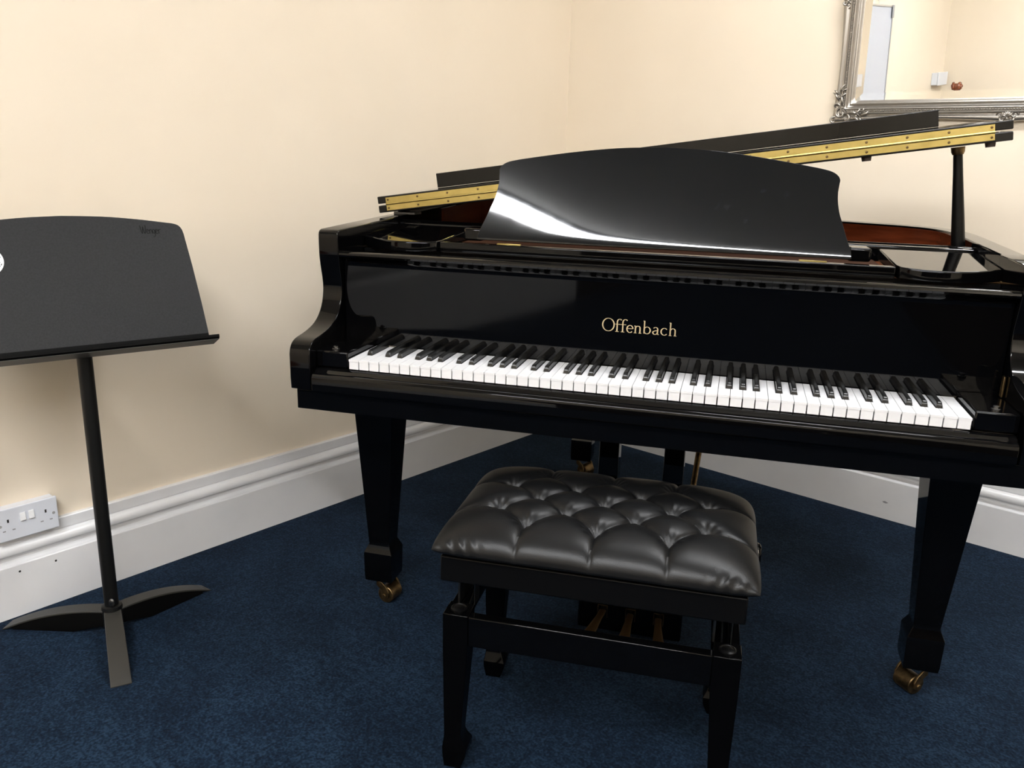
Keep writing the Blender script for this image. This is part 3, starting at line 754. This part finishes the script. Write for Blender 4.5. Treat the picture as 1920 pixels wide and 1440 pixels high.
# relief lettering
WL_ = [[(0, 70), (4, 30), (10, 5), (16, 35), (20, 62)], [(20, 62), (22, 30), (29, 5), (36, 35), (40, 74)],
       [(44, 24), (56, 27), (55, 38), (47, 38), (43, 20), (50, 5), (60, 10)], [(64, 38), (66, 4)], [(66, 26), (74, 38), (81, 32), (83, 4)],
       [(103, 34), (94, 38), (87, 24), (93, 8), (102, 12), (104, 36)], [(104, 36), (104, 2), (99, -18), (88, -16)],
       [(110, 24), (122, 27), (121, 38), (113, 38), (109, 20), (116, 5), (127, 10)], [(131, 38), (133, 4)], [(133, 26), (139, 37), (149, 36)]]
wl = MB(); ribbon(WL_, 5.5, lambda x, y: SP(0.165 + x * 0.00031, 0.2835 + y * 0.00031 - x * 0.00001, 0.0018), wl, 0.75)
obj('lettering', wl, M['mark'], deskp, label='dark raised script name Wenger')
stc = MB().prism([(0.033 * cos(2 * pi * i / 40), 0.033 * sin(2 * pi * i / 40)) for i in range(40)], lambda p, o: SP(-0.161 + p[0], 0.232 + p[1], o), 0.0016, 0.0020)
stk = obj('sticker', stc, M['paper'], deskp, label='round white sticker with dark marks')
sk = MB(); ribbon([[(-0.160, 0.250), (-0.153, 0.244), (-0.157, 0.238)], [(-0.163, 0.222), (-0.154, 0.229), (-0.147, 0.233)], [(-0.158, 0.214), (-0.150, 0.217)], [(-0.150, 0.208), (-0.147, 0.213)], [(-0.156, 0.204), (-0.151, 0.206)],
                  [(-0.21, 0.24), (-0.20, 0.25), (-0.185, 0.246), (-0.175, 0.252)], [(-0.213, 0.222), (-0.19, 0.227), (-0.172, 0.222)], [(-0.205, 0.205), (-0.185, 0.209), (-0.17, 0.203)]], 0.0022, lambda x, y: SP(-0.161 + (x + 0.184) * 0.767, 0.232 + (y - 0.222) * 0.767, 0.0022), sk, 0.7)
obj('sticker_marks', sk, M['mark'], stk)

# ------------------------------------------------------------------ double socket on the left wall
sock = thing('power_socket', 'white double power socket on the left wall above the skirting', 'socket', (0.0, -2.2305, 0.2555))
obj('back_box', MB().box(0.0, 0.027, -0.0705, 0.0705, -0.0405, 0.0405), M['plastic'], sock, bevel=0.002)
plate = obj('face_plate', MB().box(0.0272, 0.036, -0.0735, 0.0735, -0.043, 0.043), M['plastic'], sock, bevel=0.0025, segs=3)
for sy in (-1, 1):
    obj('switch', MB().prism([(0.036, -0.011), (0.0405, -0.010), (0.0375, 0.011), (0.036, 0.011)], lambda p, y: (p[0], y, p[1] + 0.013), sy * 0.010 - 0.0065, sy * 0.010 + 0.0065), M['paper'], sock, bevel=0.0008)
    cy = sy * 0.044
    sl = MB().box(0.0359, 0.0362, cy - 0.0022, cy + 0.0022, 0.006, 0.0145)
    obj('pin_slot', sl, M['slot'], plate)
    for q in (-1, 1):
        obj('pin_slot', MB().box(0.0359, 0.0362, cy + q * 0.011 - 0.0034, cy + q * 0.011 + 0.0034, -0.0165, -0.0135), M['greyprint'], plate)
    obj('screw_hole', MB().cyl((0.0359, sy * 0.0625, 0.0), (0.0363, sy * 0.0625, 0.0), 0.0038, n=14), M['greycap'], plate)

# ------------------------------------------------------------------ silver mirror
MX0, MX1, MZ0, MZ1 = 1.122, 2.160, 1.318, 2.075
mir = thing('wall_mirror', 'large mirror in an ornate antique silver frame', 'mirror', ((MX0 + MX1) / 2, -0.0225, (MZ0 + MZ1) / 2))
mir.rotation_euler = (radians(3.3), 0, 0)      # it hangs tilted forward
MW, MH = (MX1 - MX0) / 2, (MZ1 - MZ0) / 2
FW = 0.068
def frame_ring(r, dep, n=48):
    """rectangle path at distance r outside the glass edge; the outer rings scallop inwards between the ornaments"""
    gx, gz = MW - FW, MH - FW
    sc = max(0.0, (r - 0.045) / (FW - 0.045)) * 0.010
    pts = []
    for (ax, az, bx, bz, nx, nz, L2) in ((-1, -1, 1, -1, 0, -1, 0), (1, -1, 1, 1, 1, 0, 1), (1, 1, -1, 1, 0, 1, 0), (-1, 1, -1, -1, -1, 0, 1)):
        for i in range(n):
            q = i / n
            x = (gx + r) * (ax + (bx - ax) * q); z = (gz + r) * (az + (bz - az) * q)
            k = abs(sin(q * 2 * pi)) * sc
            pts.append((x - nx * k, -dep, z - nz * k))
    return pts
FP = [(-0.012, 0.0), (-0.0105, 0.012), (0.0, 0.0160), (0.003, 0.018), (0.006, 0.0215), (0.009, 0.0225), (0.012, 0.0205), (0.0135, 0.017), (0.017, 0.0185), (0.0205, 0.023), (0.0225, 0.0265),
      (0.0245, 0.0275), (0.0265, 0.0255), (0.0275, 0.022), (0.0345, 0.022), (0.0355, 0.0255), (0.038, 0.0275), (0.0405, 0.0265), (0.042, 0.022), (0.0425, 0.018), (0.046, 0.018), (0.050, 0.0205), (0.056, 0.022), (0.062, 0.021), (0.0665, 0.017), (0.068, 0.012), (0.068, 0.0)]
fr_ = MB(); fr_.rings([frame_ring(r, d) for r, d in FP], cap=False)
obj('frame', fr_, M['silver'], mir, smooth=True, angle=50)
gx, gz = MW - FW + 0.0, MH - FW + 0.0
bv = 0.024
gl = MB().add([(-gx, -0.0155, -gz), (gx, -0.0155, -gz), (gx, -0.0155, gz), (-gx, -0.0155, gz), (-gx + bv, -0.0140, -gz + bv), (gx - bv, -0.0140, -gz + bv), (gx - bv, -0.0140, gz - bv), (-gx + bv, -0.0140, gz - bv)],
              [(4, 5, 6, 7), (0, 1, 5, 4), (1, 2, 6, 5), (2, 3, 7, 6), (3, 0, 4, 7)])
obj('mirror_glass', gl, M['mirror'], mir, label='bevelled mirror glass')
bd = MB()
for (ax, az, bx, bz) in ((-1, -1, 1, -1), (1, -1, 1, 1), (1, 1, -1, 1), (-1, 1, -1, -1)):
    hx, hz = gx + 0.031, gz + 0.031
    p0 = Vector((ax * hx, -0.0235, az * hz)); p1 = Vector((bx * hx, -0.0235, bz * hz)); n_ = int((p1 - p0).length / 0.0078)
    d_ = (p1 - p0).normalized()
    for i in range(n_):
        c = p0 + (p1 - p0) * (i + 0.5) / n_
        sc = (1.25, 0.8, 0.9) if abs(d_.x) > 0.5 else (0.9, 0.8, 1.25)
        bd.ball(c, 0.0032, 6, 4, sc)
bo = obj('bead_trim', bd, M['silver'], mir, smooth=True); bo['kind'] = 'stuff'
def scroll(mb, c, ax, az, turns, r0, r1, rad, a0=0.0, flip=1, K=26):
    pts = []; rd = []
    for i in range(K + 1):
        q = i / K; a = a0 + flip * turns * 2 * pi * q; r = r0 + (r1 - r0) * q
        pts.append((c[0] + r * cos(a) * ax, c[1] - 0.004 * sin(q * pi), c[2] + r * sin(a) * az)); rd.append(rad * (0.35 + 0.65 * sin(pi * min(1, q * 0.8 + 0.2))))
    mb.tube(pts, rd, 7)
def leaf(mb, p0, ang, L, w, lift=0.007, curl=0.6, flip=1):
    pts = []; rd = []
    for i in range(9):
        q = i / 8; a = ang + flip * curl * q * q
        pts.append((p0[0] + L * q * cos(a), p0[1] - lift * sin(pi * q), p0[2] + L * q * sin(a))); rd.append(w * max(0.12, sin(pi * min(1, q * 0.85 + 0.12))))
    mb.tube(pts, rd, 7)
def corner_orn(sx, sz):
    mb = MB(); Y = -0.021
    ox, oz = sx * (MW - 0.030), sz * (MH - 0.030)
    P = lambda a, b: (ox - sx * a, Y, oz - sz * b)
    fx = lambda a: a if sx < 0 else pi - a
    fz = lambda a: a if sz < 0 else -a
    A = lambda a: fz(fx(a)) if not (sx > 0 and sz > 0) else pi + a
    scroll(mb, P(0.0, 0.0), 1, 1, 1.3, 0.020, 0.003, 0.0042, 0.6)
    scroll(mb, P(0.020, -0.016), 1, 1, 0.9, 0.014, 0.003, 0.0036, 2.2, -1)
    scroll(mb, P(-0.016, 0.022), 1, 1, 0.9, 0.014, 0.003, 0.0036, 5.0, 1)
    scroll(mb, P(-0.022, -0.022), 1, 1, 0.75, 0.012, 0.004, 0.0036, 1.0, 1)
    for k, (a, b, an, L, w) in enumerate([(0.018, 0.002, 0.10, 0.050, 0.0048), (0.040, -0.004, 0.35, 0.034, 0.0042), (0.038, -0.010, -0.30, 0.036, 0.0042), (0.062, -0.006, 0.10, 0.034, 0.0036), (0.058, -0.013, -0.45, 0.022, 0.0034), (0.066, 0.0, 0.75, 0.022, 0.0032)]):
        leaf(mb, P(a, b), A(an), L, w, curl=0.4, flip=1 if k % 2 else -1)
        leaf(mb, P(b, a), A(pi / 2 - an), L, w, curl=0.4, flip=-1 if k % 2 else 1)
    for a, b in ((0.0, 0.0), (0.028, -0.012), (-0.012, 0.028), (0.05, -0.008), (-0.008, 0.05)):
        mb.ball(P(a, b), 0.0055, 8, 6, (1, 0.8, 1))
    return mb
for sx in (-1, 1):
    for sz in (-1, 1):
        obj('corner_ornament', corner_orn(sx, sz), M['silver'], mir, smooth=True, angle=80)
def mid_orn(cx, cz, rot):
    mb = MB(); Y = -0.020
    def T(a, b): 
        c, s = cos(rot), sin(rot); return (cx + a * c - b * s, Y, cz + a * s + b * c)
    for sg in (-1, 1):
        scroll(mb, T(sg * 0.018, 0.0), 1, 1, 1.1, 0.011, 0.002, 0.0034, rot + (0 if sg > 0 else pi), sg)
        scroll(mb, T(sg * 0.012, -0.012), 1, 1, 0.8, 0.008, 0.002, 0.003, rot + (1.5 if sg > 0 else 1.6), -sg)
    for a in (-1.0, -0.6, -0.2, 0.2, 0.6, 1.0):
        leaf(mb, T(a * 0.003, -0.008), rot + pi / 2 + a, 0.024, 0.0030, curl=0.2)
    mb.ball(T(0, -0.010), 0.0065, 8, 6)
    return mb
for cx, cz, rt in ((0.0, -MH + 0.020, 0.0), (0.0, MH - 0.020, pi), (-MW + 0.020, 0.0, -pi / 2), (MW - 0.020, 0.0, pi / 2)):
    obj('middle_ornament', mid_orn(cx, cz, rt), M['silver'], mir, smooth=True, angle=80)

# ------------------------------------------------------------------ things seen only in the mirror
wb = thing('whiteboard', 'tall narrow whiteboard with grey corner caps seen in the mirror', 'whiteboard', (0.0, -3.69, 1.355))
obj('board', MB().box(0.006, 0.014, -0.262, 0.262, -0.51, 0.51), M['wboard'], wb)
obj('board_frame', MB().box(0.0, 0.02, -0.275, -0.2625, -0.5225, 0.5225).box(0.0, 0.02, 0.2625, 0.275, -0.5225, 0.5225).box(0.0, 0.02, -0.2624, 0.2624, 0.5105, 0.5225).box(0.0, 0.02, -0.2624, 0.2624, -0.5225, -0.5105), M['alu'], wb)
for sy in (-1, 1):
    for sz in (-1, 1):
        obj('corner_cap', MB().box(0.0201, 0.025, min(sy * 0.278, sy * 0.24), max(sy * 0.278, sy * 0.24), min(sz * 0.5255, sz * 0.44), max(sz * 0.5255, sz * 0.44)), M['greycap'], wb, bevel=0.002)
obj('hanging_hook', MB().tube([(0.01, 0.02, 0.523), (0.01, 0.02, 0.545), (0.004, 0.02, 0.552), (0.0, 0.02, 0.552)], 0.003, 8), M['alu'], wb)
jb = thing('junction_box', 'small white box high on the wall seen in the mirror', 'wall box', (0.0, -5.30, 1.335))
obj('body', MB().box(0.0, 0.05, -0.13, 0.13, -0.05, 0.05), M['plastic'], jb, bevel=0.004)
obj('lid', MB().box(0.05, 0.058, -0.134, 0.134, -0.053, 0.053), M['plastic'], jb, bevel=0.003)

# cello leaning in the far corner: only its scroll shows in the mirror
bass = thing('cello', 'brown wooden cello whose scroll shows low in the mirror', 'cello', (0.335, -5.36, 0.0), 0.0)
bass.scale = (0.68, 0.68, 0.68)
def BT(a, b, h):     # tilt towards the corner
    return (a - 0.135 * h, b - 0.035 * h, h)
bo_ = [(0.0, 0.10), (0.20, 0.11), (0.31, 0.20), (0.325, 0.34), (0.29, 0.46), (0.215, 0.55), (0.185, 0.63), (0.20, 0.74), (0.245, 0.83), (0.245, 0.93), (0.19, 1.02), (0.10, 1.11), (0.045, 1.19)]
bc = catmull(bo_, 5); bc = bc + [(-x, y) for x, y in reversed(bc[1:])]
obj('body', MB().prism(bc, lambda p, b: BT(p[0], b, p[1]), -0.06, 0.12), M['basswood'], bass, bevel=0.006)
def nk(): 
    R = []
    for h, w, f, k in ((1.12, 0.03, 0.135, 0.075), (1.45, 0.026, 0.135, 0.085), (1.62, 0.023, 0.135, 0.09)):
        R.append([BT(-w, f, h), BT(w, f, h), BT(w * 0.8, k, h), BT(-w * 0.8, k, h)])
    return MB().rings(R)
obj('neck', nk(), M['basswood'], bass, bevel=0.004)
obj('fingerboard', MB().rings([[BT(-w, 0.136, h), BT(w, 0.136, h), BT(w, 0.148, h), BT(-w, 0.148, h)] for h, w in ((0.78, 0.045), (1.60, 0.024))]), M['satin'], bass)
hb = MB().rings([[BT(-w, f, h), BT(w, f, h), BT(w, k, h), BT(-w, k, h)] for h, w, f, k in ((1.60, 0.022, 0.140, 0.08), (1.68, 0.026, 0.135, 0.07), (1.79, 0.032, 0.12, 0.06), (1.85, 0.035, 0.11, 0.06))])
head = obj('scroll', hb, M['basswood'], bass, bevel=0.004)
sv = MB()
for sg in (-1, 1):
    pts = []; rd = []
    for i in range(30):
        q = i / 29; a = -0.6 + q * 3.4 * pi; r = 0.040 * (1 - q) + 0.006
        pts.append(BT(sg * (0.030 + 0.032 * q), 0.09 + r * cos(a), 1.865 + r * sin(a))); rd.append(0.018 * (1 - 0.5 * q))
    sv.tube(pts, rd, 8)
sv.cyl(BT(-0.050, 0.09, 1.860), BT(0.050, 0.09, 1.860), 0.040, n=20)
obj('volute', sv, M['basswood'], head, smooth=True)
for k in range(4):
    h = 1.66 + k * 0.04; sg = 1 if k % 2 else -1
    obj('tuning_peg', MB().cyl(BT(sg * 0.03, 0.10, h), BT(sg * 0.085, 0.10, h), 0.006, n=10).ball(BT(sg * 0.095, 0.10, h), 0.017, 10, 6, (0.4, 0.5, 1)), M['darkbrass'], bass)
obj('bridge', MB().box(-0.06, 0.06, 0.0, 0.0, 0, 0).rings([[BT(-0.07, 0.121, 0.50), BT(0.07, 0.121, 0.50), BT(0.07, 0.135, 0.50), BT(-0.07, 0.135, 0.50)], [BT(-0.045, 0.16, 0.51), BT(0.045, 0.16, 0.51), BT(0.045, 0.166, 0.512), BT(-0.045, 0.166, 0.512)]]), M['spruce'], bass)
obj('tailpiece', MB().rings([[BT(-0.02, 0.125, 0.16), BT(0.02, 0.125, 0.16), BT(0.02, 0.14, 0.16), BT(-0.02, 0.14, 0.16)], [BT(-0.035, 0.135, 0.42), BT(0.035, 0.135, 0.42), BT(0.035, 0.148, 0.42), BT(-0.035, 0.148, 0.42)]]), M['satin'], bass)
obj('string', MB().tube([BT(0.012, 0.15, 0.42), BT(0.012, 0.168, 0.512), BT(0.008, 0.153, 1.60)], 0.0012, 6).tube([BT(-0.012, 0.15, 0.42), BT(-0.012, 0.168, 0.512), BT(-0.008, 0.153, 1.60)], 0.0012, 6), M['steel'], bass)
obj('endpin', MB().cyl((0, 0.02, 0.0), BT(0, 0.02, 0.12), 0.006, n=10), M['steel'], bass)
